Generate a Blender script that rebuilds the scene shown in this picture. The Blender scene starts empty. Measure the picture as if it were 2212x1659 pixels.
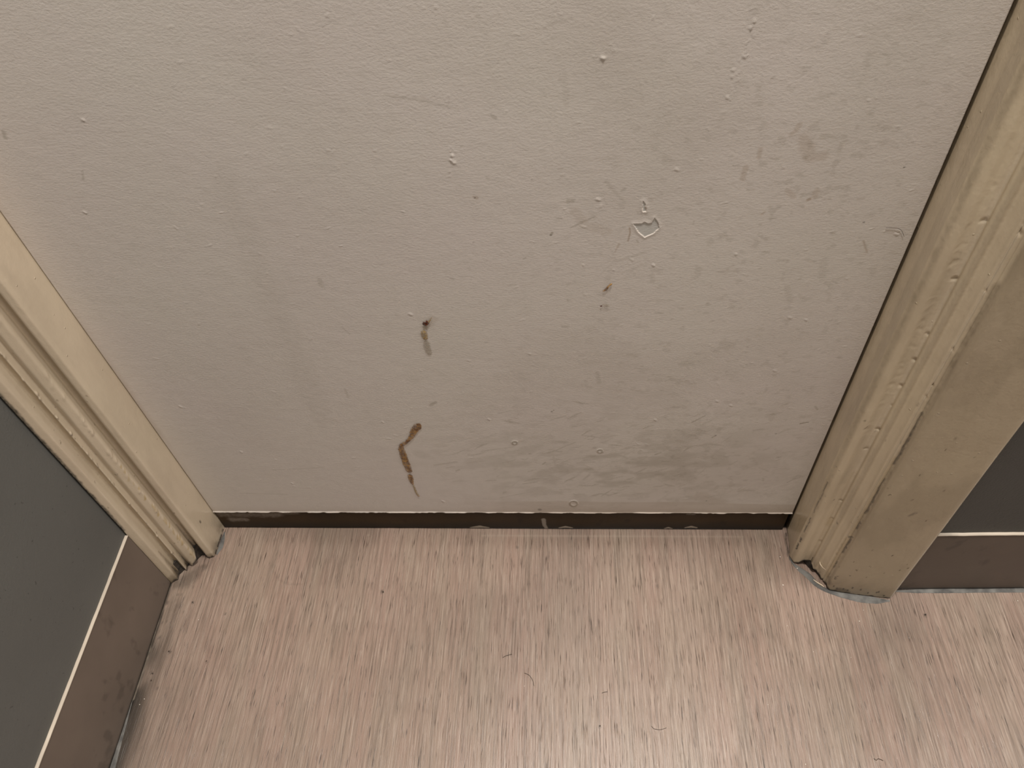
import bpy, math
import numpy as np

sc = bpy.context.scene
COL = sc.collection
S = 1.05                       # metres per calibration unit

# ------------------------------------------------------------------ camera
W, H, F = 2212, 1659, 1660.0
CX, CY = W / 2, H / 2
n_ = np.array([1238 - CX, 2205 - CY, F])
_sl, _py = 0.0024, 1108 - CY
_c = -(n_[0] + n_[1] * _sl) / (n_[1] * _py / F + F)
x_ = np.array([1, _py * _c / F + _sl, _c])
n_ = n_ / np.linalg.norm(n_)
x_ = x_ / np.linalg.norm(x_); x_ = x_ - n_ * (x_ @ n_); x_ /= np.linalg.norm(x_)
z_ = -n_
R = np.stack([x_, np.cross(z_, x_), z_])          # camera (x right, y down, z forward) -> world
CAM = np.array([0.0, -0.5329, 0.9678]) * S

def ray(u, v): return R @ np.array([u - CX, v - CY, F])
def on_floor(u, v, z=0.0):
    d = ray(u, v); p = CAM + d * ((z - CAM[2]) / d[2]); return p
def on_y(u, v, y=0.0):
    d = ray(u, v); p = CAM + d * ((y - CAM[1]) / d[1]); return p

from mathutils import Matrix, Vector
cam_d = bpy.data.cameras.new('camera')
cam_d.sensor_width = 36; cam_d.lens = F / W * 36; cam_d.clip_start = 0.01
cam = bpy.data.objects.new('camera', cam_d); COL.objects.link(cam)
ax, ay, az = R @ np.array([1, 0, 0]), R @ np.array([0, -1, 0]), R @ np.array([0, 0, -1])
cam.matrix_world = Matrix(((ax[0], ay[0], az[0], CAM[0]), (ax[1], ay[1], az[1], CAM[1]),
                           (ax[2], ay[2], az[2], CAM[2]), (0, 0, 0, 1)))
sc.camera = cam

# ------------------------------------------------------------------ light
world = bpy.data.worlds.new('world'); sc.world = world; world.use_nodes = True
bg = world.node_tree.nodes['Background']
bg.inputs[0].default_value = (1.0, 0.97, 0.93, 1); bg.inputs[1].default_value = 0.9

def area(name, loc, sx, sy, power, col=(1, .945, .885), rot=(0, 0, 0)):
    l = bpy.data.lights.new(name, 'AREA'); l.shape = 'RECTANGLE'; l.size = sx; l.size_y = sy
    l.energy = power; l.color = col
    o = bpy.data.objects.new(name, l); o.location = loc; o.rotation_euler = rot; COL.objects.link(o)
    return o
for lx, pw in ((0.10, 33), (0.88, 10), (1.70, 14), (2.50, 14)):  # near pair read off floor highlights; far pair added, unseen, for side light
    area('ceiling_lamp_light', (lx, -0.36, 2.37), .22, .22, pw)
sc.view_settings.view_transform = 'Standard'; sc.view_settings.look = 'None'
sc.view_settings.gamma = 1; sc.view_settings.use_curve_mapping = False
sc.view_settings.exposure = 0.0

# ------------------------------------------------------------------ helpers
rng = np.random.default_rng(7)

def vnoise(x, y, seed=0):
    """smooth lattice noise 0..1"""
    r = np.random.default_rng(seed); T = r.random((256, 256))
    xi = np.floor(x).astype(int); yi = np.floor(y).astype(int)
    fx = x - xi; fy = y - yi
    fx = fx * fx * (3 - 2 * fx); fy = fy * fy * (3 - 2 * fy)
    a = T[xi % 256, yi % 256]; b = T[(xi + 1) % 256, yi % 256]
    c = T[xi % 256, (yi + 1) % 256]; d = T[(xi + 1) % 256, (yi + 1) % 256]
    return (a * (1 - fx) + b * fx) * (1 - fy) + (c * (1 - fx) + d * fx) * fy
def fbm(x, y, seed=0, o=4):
    s = 0; w = 0
    for k in range(o):
        s = s + vnoise(x * 2 ** k, y * 2 ** k, seed + k) / 2 ** k; w += 1 / 2 ** k
    return s / w
def sst(a, b, x):
    t = np.clip((x - a) / (b - a), 0, 1); return t * t * (3 - 2 * t)

def mesh_grid(name, P, mat, parent=None, close_u=False, smooth=True, flip=False):
    """P: (nu, nv, 3) array of points"""
    nu, nv = P.shape[:2]
    idx = np.arange(nu * nv).reshape(nu, nv)
    if close_u:
        idx = np.vstack([idx, idx[:1]])
    a = idx[:-1, :-1].ravel(); b = idx[1:, :-1].ravel(); c = idx[1:, 1:].ravel(); d = idx[:-1, 1:].ravel()
    q = np.stack([a, d, c, b] if flip else [a, b, c, d], 1).astype(np.int32)
    me = bpy.data.meshes.new(name)
    me.vertices.add(nu * nv); me.vertices.foreach_set('co', P.reshape(-1).astype(np.float32))
    me.loops.add(q.size); me.loops.foreach_set('vertex_index', q.ravel())
    me.polygons.add(len(q)); me.polygons.foreach_set('loop_start', np.arange(0, q.size, 4, dtype=np.int32))
    if smooth: me.polygons.foreach_set('use_smooth', np.ones(len(q), bool))
    me.update(calc_edges=True); me.validate()
    me.materials.append(mat)
    o = bpy.data.objects.new(name, me); COL.objects.link(o)
    if parent: o.parent = parent
    return o
def set_attr(o, name, arr):
    a = o.data.attributes.new(name, 'FLOAT', 'POINT'); a.data.foreach_set('value', arr.reshape(-1).astype(np.float32))

def mesh_poly(name, V, Fc, mat, parent=None, smooth=False):
    me = bpy.data.meshes.new(name); me.from_pydata([tuple(v) for v in V], [], Fc); me.update()
    me.materials.append(mat)
    if smooth:
        for p in me.polygons: p.use_smooth = True
    o = bpy.data.objects.new(name, me); COL.objects.link(o)
    if parent: o.parent = parent
    return o
def box(name, lo, hi, mat, parent=None):
    V = [(x, y, z) for x in (lo[0], hi[0]) for y in (lo[1], hi[1]) for z in (lo[2], hi[2])]
    Fc = [(0, 1, 3, 2), (4, 6, 7, 5), (0, 4, 5, 1), (2, 3, 7, 6), (0, 2, 6, 4), (1, 5, 7, 3)]
    return mesh_poly(name, V, Fc, mat, parent)
def structure(o): o['kind'] = 'structure'; return o

# ------------------------------------------------------------------ materials
class M:
    def __init__(s, name, rough=.5, spec=.5):
        s.m = bpy.data.materials.new(name); s.m.use_nodes = True; s.nt = s.m.node_tree
        s.b = s.nt.nodes['Principled BSDF']; s.b.inputs['Roughness'].default_value = rough
        s.b.inputs['Specular IOR Level'].default_value = spec
        s.tc = s.nt.nodes.new('ShaderNodeNewGeometry')
    def n(s, t, **k):
        x = s.nt.nodes.new(t)
        for a, v in k.items(): setattr(x, a, v)
        return x
    def l(s, a, b): s.nt.links.new(a, b)
    def noise(s, scale, detail=3, vec=(1, 1, 1), rough=.5, dist=0):
        mp = s.n('ShaderNodeMapping'); mp.inputs['Scale'].default_value = vec
        s.l(s.tc.outputs['Position'], mp.inputs['Vector'])
        x = s.n('ShaderNodeTexNoise'); x.inputs['Scale'].default_value = scale
        x.inputs['Detail'].default_value = detail; x.inputs['Roughness'].default_value = rough
        x.inputs['Distortion'].default_value = dist
        s.l(mp.outputs[0], x.inputs['Vector']); return x.outputs['Fac']
    def ramp(s, fac, a, b, lo=0, hi=1):
        x = s.n('ShaderNodeMapRange'); x.inputs[1].default_value = a; x.inputs[2].default_value = b
        x.inputs[3].default_value = lo; x.inputs[4].default_value = hi
        s.l(fac, x.inputs[0]); return x.outputs[0]
    def mix(s, fac, a, b, mode='MIX'):
        x = s.n('ShaderNodeMix', data_type='RGBA', blend_type=mode)
        for v, i in ((fac, 0), (a, 6), (b, 7)):
            if isinstance(v, (int, float)): x.inputs[i].default_value = v
            elif isinstance(v, tuple): x.inputs[i].default_value = (*v, 1)
            else: s.l(v, x.inputs[i])
        return x.outputs[2]
    def math(s, op, a, b=0.0):
        x = s.n('ShaderNodeMath', operation=op)
        for v, i in ((a, 0), (b, 1)):
            if isinstance(v, (int, float)): x.inputs[i].default_value = v
            else: s.l(v, x.inputs[i])
        return x.outputs[0]
    def attr(s, name):
        x = s.n('ShaderNodeAttribute', attribute_name=name); return x.outputs['Fac']
    def color(s, c):
        if isinstance(c, tuple): s.b.inputs['Base Color'].default_value = (*c, 1)
        else: s.l(c, s.b.inputs['Base Color'])
    def dots(s, scale, size, density=.5):
        x = s.n('ShaderNodeTexVoronoi'); x.inputs['Scale'].default_value = scale
        s.l(s.tc.outputs['Position'], x.inputs['Vector'])
        r_ = s.n('ShaderNodeSeparateColor'); s.l(x.outputs['Color'], r_.inputs[0])
        on = s.ramp(r_.outputs[0], density, density + .02, 1, 0)
        return s.math('MULTIPLY', s.ramp(x.outputs['Distance'], 0, size, 1, 0), on)
    def bump(s, h, strength=.5, dist=.001):
        x = s.n('ShaderNodeBump'); x.inputs['Strength'].default_value = strength
        x.inputs['Distance'].default_value = dist; s.l(h, x.inputs['Height'])
        if s.b.inputs['Normal'].is_linked:
            s.l(s.b.inputs['Normal'].links[0].from_socket, x.inputs['Normal'])
        s.l(x.outputs[0], s.b.inputs['Normal'])

# --- white door paint
m = M('white_door_paint', .52, .4)
c = m.mix(m.ramp(m.noise(5, 5), .35, .65), (.670, .618, .582), (.662, .622, .572))
c = m.mix(m.ramp(m.noise(60, 4, (1, 1, .35)), .55, .8, 0, .10), c, (.40, .37, .30))
c = m.mix(m.attr('grime_shade'), c, (.235, .205, .145))
c = m.mix(m.attr('brown'), c, (.33, .235, .15))
c = m.mix(m.attr('primer'), c, (.56, .55, .52))
c = m.mix(m.attr('speck'), c, (.06, .045, .03))
c = m.mix(m.attr('pale'), c, (.78, .70, .62))
m.color(c)
m.bump(m.noise(1, 3, (310, 310, 500), .62), .24, .0011)
m.bump(m.noise(1, 2, (60, 60, 85), .5), .12, .002)
DOOR = m.m

# --- cream gloss paint on casings
def casing_mat(name, a, b, rough=.29, spec=.55):
    m = M(name, rough, spec)
    c = m.mix(m.ramp(m.noise(14, 4, (1, 1, .5)), .3, .7), a, b)
    c = m.mix(m.attr('grime_shade'), c, (.13, .095, .055))
    c = m.mix(m.attr('yellow'), c, (.40, .29, .13))
    c = m.mix(m.attr('dark'), c, (.018, .015, .012))
    c = m.mix(m.attr('pale'), c, (.72, .63, .50))
    m.color(c)
    m.bump(m.noise(1, 3, (420, 420, 300), .5), .22, .0008)
    m.bump(m.noise(1, 2, (60, 60, 28), .5), .3, .0025)
    m.bump(m.dots(70, .09, .3), .8, .0007)
    return m.m
CASING_L = casing_mat('cream_casing_paint', (.55, .465, .345), (.53, .44, .33), .21, .8)
CASING_R = casing_mat('worn_cream_casing_paint', (.66, .56, .40), (.62, .52, .38))

# --- grey wall
def wall_mat(name, col):
    m = M(name, .55, .4)
    c = m.mix(m.ramp(m.noise(7, 5), .3, .7), tuple(x * .94 for x in col), tuple(x * 1.05 for x in col))
    c = m.mix(m.ramp(m.noise(170, 2), .71, .75, 0, .5), c, (.03, .03, .025))
    m.color(c)
    m.bump(m.noise(1, 3, (420, 420, 420), .55), .35, .001)
    m.bump(m.noise(1, 2, (90, 90, 90), .5), .2, .001)
    m.bump(m.dots(45, .07, .35), .9, .0009)
    return m.m
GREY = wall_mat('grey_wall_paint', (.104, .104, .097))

GREY_R = wall_mat('grey_wall_paint_shaded', (.064, .064, .060))  # same grey paint, darkened to hold the right wall's weaker light

# --- brown vinyl baseboard
def base_mat(name, col, spec=.3):
    m = M(name, .42, spec)
    c = m.mix(m.ramp(m.noise(9, 5), .3, .7), tuple(x * .84 for x in col), tuple(x * 1.1 for x in col))
    c = m.mix(m.ramp(m.noise(38, 4, (1, 1, .6)), .62, .72, 0, .55), c, tuple(x * .42 for x in col))
    c = m.mix(m.attr('pale'), c, (.62, .54, .44))
    c = m.mix(m.attr('dark'), c, (.02, .017, .014))
    c = m.mix(m.attr('smear'), c, (.30, .26, .22))
    m.color(c); m.bump(m.noise(300, 2), .1, .0006)
    return m.m
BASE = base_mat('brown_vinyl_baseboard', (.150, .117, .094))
BASE_R = base_mat('brown_vinyl_baseboard_shaded', (.112, .086, .068))  # same vinyl, coloured darker for the shade on the right side
STRIP = base_mat('dark_brown_wood', (.046, .027, .012), .12)
SEAL = M('grey_sealant', .85, .2); SEAL.color(SEAL.mix(SEAL.ramp(SEAL.noise(60, 4), .35, .65), (.10, .098, .094), (.22, .215, .20)))
SEAL.bump(SEAL.noise(200, 3), .5, .001); SEAL = SEAL.m
DARK = M('black_gap_shade', .7); DARK.color(DARK.mix(DARK.ramp(DARK.noise(200, 3), .4, .6), (.012, .010, .008), (.045, .035, .026))); DARK = DARK.m  # black standing in for deep shade in gaps and hollows

# --- wood-look floor
m = M('wood_grain_floor', .30, .9)
tone = m.noise(1, 3, (20, 2.6, 1), .55, .2)
tone2 = m.noise(1, 2, (9, 5, 1), .5, .2)
c = m.mix(m.ramp(tone, .38, .62), (.332, .233, .185), (.322, .248, .194))
c = m.mix(m.ramp(tone2, .45, .68, 0, .55), c, (.365, .262, .215))
c = m.mix(m.ramp(m.noise(1, 2, (310, 9, 1), .6, .05), .44, .68, 0, .66), c, (.165, .122, .094))      # mid streaks
c = m.mix(m.ramp(m.noise(1, 2, (640, 19, 1), .6, .05), .50, .70, 0, .62), c, (.48, .385, .315))      # pale fibres
tick = m.noise(1, 2, (720, 30, 1), .6, .08)
tk = m.ramp(tick, .585, .68, 0, 1)
tick_on = m.ramp(m.noise(1, 2, (90, 45, 1)), .38, .60, .10, .95)
c = m.mix(m.math('MULTIPLY', tk, tick_on), c, (.060, .040, .030))
c = m.mix(m.attr('grime_shade'), c, (.060, .048, .038))
c = m.mix(m.attr('dark'), c, (.014, .012, .010))
c = m.mix(m.attr('pale'), c, (.45, .38, .30))
m.color(c)
m.bump(m.math('SUBTRACT', m.noise(1, 2, (560, 12, 1), .6), m.math('MULTIPLY', tk, .6)), .34, .0007)
m.bump(m.noise(1, 2, (700, 700, 1), .5), .12, .0004)
m.l(m.ramp(m.noise(1, 3, (400, 30, 1)), .35, .7, .17, .31), m.b.inputs['Roughness'])
FLOOR = m.m

# ------------------------------------------------------------------ mark painter: dirt and scuffs stored on a fine mesh
class Field:
    def __init__(s, a, b, conv, jit=1.0):
        s.a, s.b, s.conv, s.jit = a, b, conv, jit
        s.f = {}
    def ch(s, k):
        if k not in s.f: s.f[k] = np.zeros((len(s.a), len(s.b)))
        return s.f[k]
    def stroke(s, ch, pts, w, k=1.0, soft=.6, breakup=.35, seed=None, mode='max', bs=None):
        """pts: photo pixels; w: full width in pixels (number or one per point)"""
        ws = [w] * len(pts) if isinstance(w, (int, float)) else w
        Q = []
        for (u, v), wi in zip(pts, ws):
            p = s.conv(u, v); p2 = s.conv(u + 1, v)
            Q.append((p[0], p[1], wi * .5 * math.hypot(p2[0] - p[0], p2[1] - p[1])))
        s.stroke_w(ch, Q, k, soft, breakup, seed, mode, bs)
    def stroke_w(s, ch, Q, k=1.0, soft=.6, breakup=.35, seed=None, mode='max', bs=None):
        if len(Q) == 1: Q = [Q[0], (Q[0][0] + 1e-5, Q[0][1], Q[0][2])]
        mw = max(q[2] for q in Q) * 2.2
        i0, i1 = np.searchsorted(s.a, [min(q[0] for q in Q) - mw, max(q[0] for q in Q) + mw])
        j0, j1 = np.searchsorted(s.b, [min(q[1] for q in Q) - mw, max(q[1] for q in Q) + mw])
        if i1 <= i0 or j1 <= j0: return
        X, Y = np.meshgrid(s.a[i0:i1], s.b[j0:j1], indexing='ij')
        best = np.full(X.shape, 9.0)
        for q, r in zip(Q[:-1], Q[1:]):
            dx, dy = r[0] - q[0], r[1] - q[1]; L = dx * dx + dy * dy + 1e-12
            t = np.clip(((X - q[0]) * dx + (Y - q[1]) * dy) / L, 0, 1)
            d = np.hypot(X - q[0] - t * dx, Y - q[1] - t * dy) / (q[2] + t * (r[2] - q[2]) + 1e-6)
            best = np.minimum(best, d)
        seed = int(rng.integers(1e6)) if seed is None else seed
        sc_ = bs if bs else 1 / max(.0025, mw * .35)
        nz = fbm(X * sc_, Y * sc_, seed, 3)
        best = best + (nz - .5) * 2 * breakup
        mk = (1 - sst(1 - soft, 1 + soft, best)) * (1 - breakup * 1.2 * (1 - fbm(X * sc_ * 2.3, Y * sc_ * 2.3, seed + 5, 2)))
        A = s.ch(ch)
        v = k * np.clip(mk, 0, 1)
        if mode == 'max': A[i0:i1, j0:j1] = np.maximum(A[i0:i1, j0:j1], v)
        elif mode == 'over': A[i0:i1, j0:j1] = A[i0:i1, j0:j1] + v * (1 - A[i0:i1, j0:j1])
        else: A[i0:i1, j0:j1] += v

def refine(base, spans):
    v = base
    for a, b, st in spans:
        v = v[(v < a) | (v > b)]; v = np.sort(np.concatenate([v, np.arange(a, b, st)]))
    return v

# ------------------------------------------------------------------ door_1
XL, XR = -.4985 * S, .2980 * S
ZB = .0480 * S
ZTOP = 2.02
chip = [(1035, 632), (1120, 628), (1145, 612), (1180, 630), (1222, 620), (1252, 572), (1275, 600), (1292, 640), (1297, 672),
        (1240, 730), (1180, 757), (1150, 770), (1110, 740), (1085, 715), (1065, 685)]
chip = [on_y(1150 + x * .211, 350 + y * .211) for x, y in chip]
chip2 = [(1133, 398), (1160, 435), (1150, 455), (1168, 468), (1165, 508), (1128, 508), (1125, 470), (1128, 440)]
chip2 = [on_y(1150 + x * .211, 350 + y * .211) for x, y in chip2]
cx0, cx1 = min(p[0] for p in chip) - .004, max(p[0] for p in chip) + .004
cz0, cz1 = min(p[2] for p in chip) - .004, max(p[2] for p in chip2) + .004
xs = refine(np.linspace(XL, XR, 840), [(cx0, cx1, .00035)])
zs = refine(np.arange(ZB, .80, .001), [(cz0, cz1, .00035), (ZB + 1e-5, ZB + .006, .0004)])
zs = np.concatenate([zs, np.arange(.80, ZTOP + .001, .02)])
D = Field(xs, zs, lambda u, v: (lambda p: (p[0], p[2]))(on_y(u, v)))
for k in ('grime_shade', 'brown', 'primer', 'speck', 'pale'): D.ch(k)
hgt = D.ch('h')

def pip(X, Z, poly):
    ins = np.zeros(X.shape, bool); dist = np.full(X.shape, 9.0)
    n = len(poly)
    for i in range(n):
        x0, z0 = poly[i][0], poly[i][2]; x1, z1 = poly[(i + 1) % n][0], poly[(i + 1) % n][2]
        cr = ((z0 > Z) != (z1 > Z)) & (X < (x1 - x0) * (Z - z0) / (z1 - z0 + 1e-12) + x0); ins ^= cr
        dx, dz = x1 - x0, z1 - z0; t = np.clip(((X - x0) * dx + (Z - z0) * dz) / (dx * dx + dz * dz + 1e-12), 0, 1)
        dist = np.minimum(dist, np.hypot(X - x0 - t * dx, Z - z0 - t * dz))
    return np.where(ins, -dist, dist)
i0, i1 = np.searchsorted(xs, [cx0, cx1]); j0, j1 = np.searchsorted(zs, [cz0, cz1])
X, Z = np.meshgrid(xs[i0:i1], zs[j0:j1], indexing='ij')
for poly, dep in ((chip, .00032), (chip2, .0003)):
    sd = pip(X, Z, poly) + (vnoise(X * 900, Z * 900, 3) - .5) * .0006
    D.ch('primer')[i0:i1, j0:j1] = np.maximum(D.ch('primer')[i0:i1, j0:j1], 1 - sst(-.0004, .0001, sd))
    hgt[i0:i1, j0:j1] -= dep * (1 - sst(-.0006, .0003, sd))
    hgt[i0:i1, j0:j1] += .0004 * np.exp(-(np.clip(sd, 0, 1) / .0022) ** 2) * (sd > 0)
    low = Z < (min(p[2] for p in poly) * .55 + max(p[2] for p in poly) * .45)
    D.ch('pale')[i0:i1, j0:j1] = np.maximum(D.ch('pale')[i0:i1, j0:j1], np.where(low, np.exp(-((sd + .0001) / .00028) ** 2), 0))  # lower chip rim paled as if catching light from above

# broad dirt: handled / kicked zone
X, Z = np.meshgrid(xs, zs, indexing='ij')
def wpt(u, v): p = on_y(u, v); return p[0], p[2]
g = D.ch('grime_shade')
n1 = fbm(X * 14, Z * 30, 11, 5); n2 = fbm(X * 5, Z * 6, 21, 4)
def blob(u, v, ru, rv):
    x0, z0 = wpt(u, v); rx = abs(wpt(u + ru, v)[0] - x0); rz = abs(wpt(u, v + rv)[1] - z0)
    return np.exp(-(((X - x0) / rx) ** 2 + ((Z - z0) / rz) ** 2))
n3 = fbm(X * 38 + Z * 14, Z * 75 - X * 10, 13, 4)
g += .17 * sst(.42, .72, n3) * (blob(1340, 1005, 320, 80) * 1.3 + .3 * blob(1250, 980, 500, 200))
g += .10 * blob(1330, 1020, 330, 75)
g += .09 * sst(.4, .7, n2) * (blob(1500, 600, 420, 420) + .5)
g += .05 * blob(1300, 120, 90, 300) + .05 * blob(1750, 330, 260, 160)
fine = fbm(X * 120, Z * 160, 31, 3)
g += .13 * sst(.62, .78, fine) * (blob(1550, 800, 400, 360) + .7 * blob(1750, 350, 250, 250) + .18)
# tan run along the bottom
zt = wpt(1300, 1084)[1] + .004 * (fbm(X * 16, Z * 0, 41, 3) - .5) - .006 * sst(.15, .28, X)
D.ch('brown')[:] = .26 * (1 - sst(-.0012, .0012, Z - zt)) * sst(-.20, -.02, X) * (.65 + .5 * n1)
D.ch('brown')[:] += .16 * (1 - sst(0, .02, Z - ZB)) + .035 * sst(.45, .75, n2)
# grime in the corner against the left casing
edge = sst(.0, .010, X - XL)
D.ch('brown')[:] += .30 * (1 - edge) * sst(.35, .65, fbm(X * 30, Z * 9, 51, 3))

st = D.stroke
# scuffs (photo positions unprojected onto the door face)
for pts, w, k in [
    ([(1455, 967), (1500, 963), (1541, 960), (1564, 963)], [3, 7, 9, 3], .5), ([(1458, 1028), (1470, 1025), (1482, 1020)], [8, 7, 3], .7),
    ([(1473, 984), (1507, 979)], 7, .42), ([(1247, 1000), (1285, 998)], 4, .45), ([(1217, 1026), (1241, 1017)], 6, .4),
    ([(1260, 1036), (1273, 1026)], 6, .45), ([(1303, 1037), (1344, 1029)], 4, .45), ([(1394, 1023), (1420, 1018), (1447, 1010)], [8, 7, 2], .5),
    ([(1494, 913), (1523, 898)], 4, .6), ([(1729, 915), (1746, 912)], 4, .9), ([(1194, 974), (1212, 975)], 6, .5),
    ([(1194, 981), (1200, 1006)], 6, .35), ([(1597, 1061), (1610, 1059), (1629, 1060)], [12, 10, 6], .4), ([(1172, 1003), (1178, 999)], 4, .7),
    ([(1200, 973), (1243, 955)], 3, .5), ([(1380, 980), (1420, 975)], 5, .4), ([(1320, 1012), (1400, 1010)], 8, .3),
    ([(1415, 982), (1427, 978)], 4, .7), ([(1190, 907), (1222, 898)], 5, .45), ([(1538, 945), (1547, 940)], 3, .9),
    ([(1400, 995), (1468, 992)], 3, .45), ([(1610, 994), (1650, 990)], 3, .35), ([(1640, 1010), (1660, 1018)], 5, .4),
    ([(1480, 895), (1500, 900)], 5, .35), ([(1350, 962), (1405, 950)], 3, .3), ([(1375, 952), (1382, 951)], 4, .5),
    ([(930, 875), (941, 869)], 7, .55), ([(745, 840), (752, 858)], 5, .3), ([(690, 605), (696, 618)], 12, .35),
    ([(1290, 805), (1294, 828)], 11, .4), ([(905, 980), (918, 985)], 26, .22), ([(830, 205), (900, 215), (990, 235)], [4, 9, 3], .32),
    ([(1030, 35), (1036, 37)], 7, .4), ([(1175, 60), (1205, 48), (1235, 38)], 4, .35), ([(1062, 250), (1070, 255)], 8, .45),
    ([(1232, 492), (1255, 481), (1285, 468)], [2, 6, 3], .5), ([(1310, 392), (1325, 412), (1350, 436)], [10, 12, 4], .33),
    ([(1228, 434), (1238, 433)], 11, .5), ([(1343, 411), (1350, 408)], 6, .5), ([(1300, 500), (1330, 560), (1290, 600)], 5, .12),
    ([(1330, 565), (1395, 545)], 5, .28), ([(178, 370), (180, 388)], 5, .3), ([(590, 1015), (700, 1010)], 3, .25),
    ([(520, 1065), (620, 1068)], 3, .25), ([(1218, 30), (1190, 45)], 5, .2), ([(1220, 160), (1224, 225)], 16, .2),
    ([(1385, 200), (1388, 218)], 10, .25), ([(960, 45), (965, 55)], 10, .25), ([(8, 285), (12, 297)], 9, .5),
    ([(1130, 560), (1136, 556)], 3, .4), ([(1700, 620), (1706, 650)], 14, .2), ([(1780, 560), (1775, 600)], 16, .16),
    ([(738, 706), (756, 722)], 1.6, .7), ([(1190, 507), (1193, 503)], 5, .8), ([(1080, 1075), (1150, 1062)], 3, .35),
    ([(1130, 1045), (1160, 1041)], 4, .5), ([(985, 1017), (992, 1015)], 4, .6), ([(1010, 1000), (1042, 996)], 8, .35),
    ([(940, 1005), (985, 998)], 7, .35), ([(1040, 975), (1110, 965)], 4, .35), ([(1030, 950), (1070, 938)], 5, .3)]:
    st('grime_shade', pts, w, k * .85, .55, .35)
for pts, w, k in [
    ([(1708, 291), (1720, 282), (1727, 270)], [8, 12, 12], .32), ([(1735, 300), (1745, 320), (1752, 340)], [22, 34, 24], .26),
    ([(1745, 340), (1778, 338)], 22, .26), ([(1642, 322), (1640, 340)], 10, .34), ([(1611, 362), (1604, 386)], 12, .34),
    ([(1764, 412), (1760, 424)], 14, .28), ([(1745, 432), (1749, 430)], 7, .6), ([(1702, 413), (1714, 425)], [16, 12], .26),
    ([(1645, 463), (1652, 458)], 5, .4), ([(1514, 1072), (1530, 1082), (1555, 1088)], 34, .2), ([(1360, 492), (1361, 503), (1357, 520)], 4, .6),
    ([(1337, 528), (1328, 545)], [6, 2], .4), ([(1025, 426), (1030, 428)], 8, .45), ([(1865, 520), (1873, 545)], 4, .5),
    ([(1240, 455), (1260, 480)], 22, .16), ([(1275, 490), (1310, 500)], 24, .16), ([(935, 690), (926, 700)], 20, .2)]:
    st('brown', pts, w, k, .5, .25)
for u, v, r, k in [(1026, 427, 3, .9), (1190, 508, 4, .6), (1166, 1101, 9, .5), (1168, 1108, 7, .5), (1953, 362, 4, .8), (1866, 480, 4, .8),
                   (1526, 1082, 3, .7), (1192, 889, 4, .8), (1196, 886, 3, .8), (372, 1010, 3, .4), (1546, 941, 3, .9), (1676, 937, 4, .6)]:
    st('speck', [(u, v)], r, k, .4, .2)
# many faint horizontal scuffs low on the door
r2 = np.random.default_rng(5)
for i in range(420):
    u = 1330 + 300 * r2.normal() * .75; v = 990 + 62 * r2.normal()
    if not (960 < u < 1730 and 860 < v < 1075): continue
    L = 5 + 17 * r2.random(); a = math.radians(-12 + 12 * r2.normal())
    bend = r2.normal() * 1.5
    st('grime_shade', [(u - L * math.cos(a), v - L * math.sin(a)), (u, v + bend), (u + L * math.cos(a), v + L * math.sin(a))], [1.5, 3 + 6 * r2.random(), 1], .16 + .42 * r2.random() ** 2, .7, .5)
for i in range(300):        # little smudges on the upper right half
    u = r2.uniform(950, 1950); v = r2.uniform(60, 1060); w = r2.uniform(2.5, 7)
    st('grime_shade', [(u, v), (u + r2.normal() * 6, v + r2.normal() * 3)], w, .10 + .30 * r2.random() ** 3, .6, .3)
st('grime_shade', [(480, 380), (520, 480), (560, 590), (600, 680), (640, 780), (690, 900)], [50, 60, 55, 55, 60, 50], .13, .9, .7)
for i in range(34):          # a broken trail of paint nibs high on the right
    a = i / 33; u = 1632 - 52 * a + 3 * math.sin(i * 2.1); v = 40 + 175 * a
    st('h', [(u + r2.normal() * 3, v)], 2.5 + 2 * r2.random(), .0004, .7, .1, mode='add')
for i in range(16):
    st('h', [(976 + r2.normal() * 4, 341 + r2.normal() * 9)], 3, .0004, .7, .1, mode='add')
    st('h', [(1298 + r2.normal() * 8, 124 + r2.normal() * 5)], 3, .0003, .7, .1, mode='add')
# small rings of dried paint
for u, v, r in [(1239, 1087, 8), (1112, 956, 5), (1296, 974, 5)]:
    ring = [(u + r * math.cos(t), v + .7 * r * math.sin(t)) for t in np.linspace(.3, 6.3, 12)]
    st('grime_shade', ring, 2.5, .8, .5, .2); st('h', ring, 4, .0006, .6, .1, mode='add')
# nibs in the paint
nib = [(178, 258, 7), (182, 458, 6), (388, 877, 6), (1055, 905, 6), (1705, 685, 6), (1740, 690, 5), (1672, 800, 6), (520, 975, 5), (630, 1043, 4),
       (1588, 548, 4), (1143, 763, 4), (1460, 365, 8), (1300, 125, 9), (1606, 120, 6), (1582, 150, 5), (1580, 165, 4), (1628, 45, 5), (1620, 60, 5),
       (975, 335, 6), (978, 350, 8), (972, 344, 5), (1259, 572, 4), (1410, 572, 6), (1325, 582, 3), (885, 678, 7), (1290, 430, 8), (956, 1082, 6),
       (826, 911, 4), (1570, 210, 5), (1578, 875, 5), (1414, 906, 5), (1548, 866, 5), (1935, 505, 7), (1938, 498, 5)]
for u, v, r in nib: st('h', [(u, v), (u + r * .5, v + 2)], r * .8, .00045, .7, .15, mode='add')
for i in range(260):
    u = r2.uniform(300, 2050); v = r2.uniform(0, 1080)
    st('h', [(u, v), (u + r2.uniform(0, 7), v + r2.normal() * 2)], r2.uniform(2.5, 5), .00008 + .00016 * r2.random(), .7, .1, mode='add')
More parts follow.
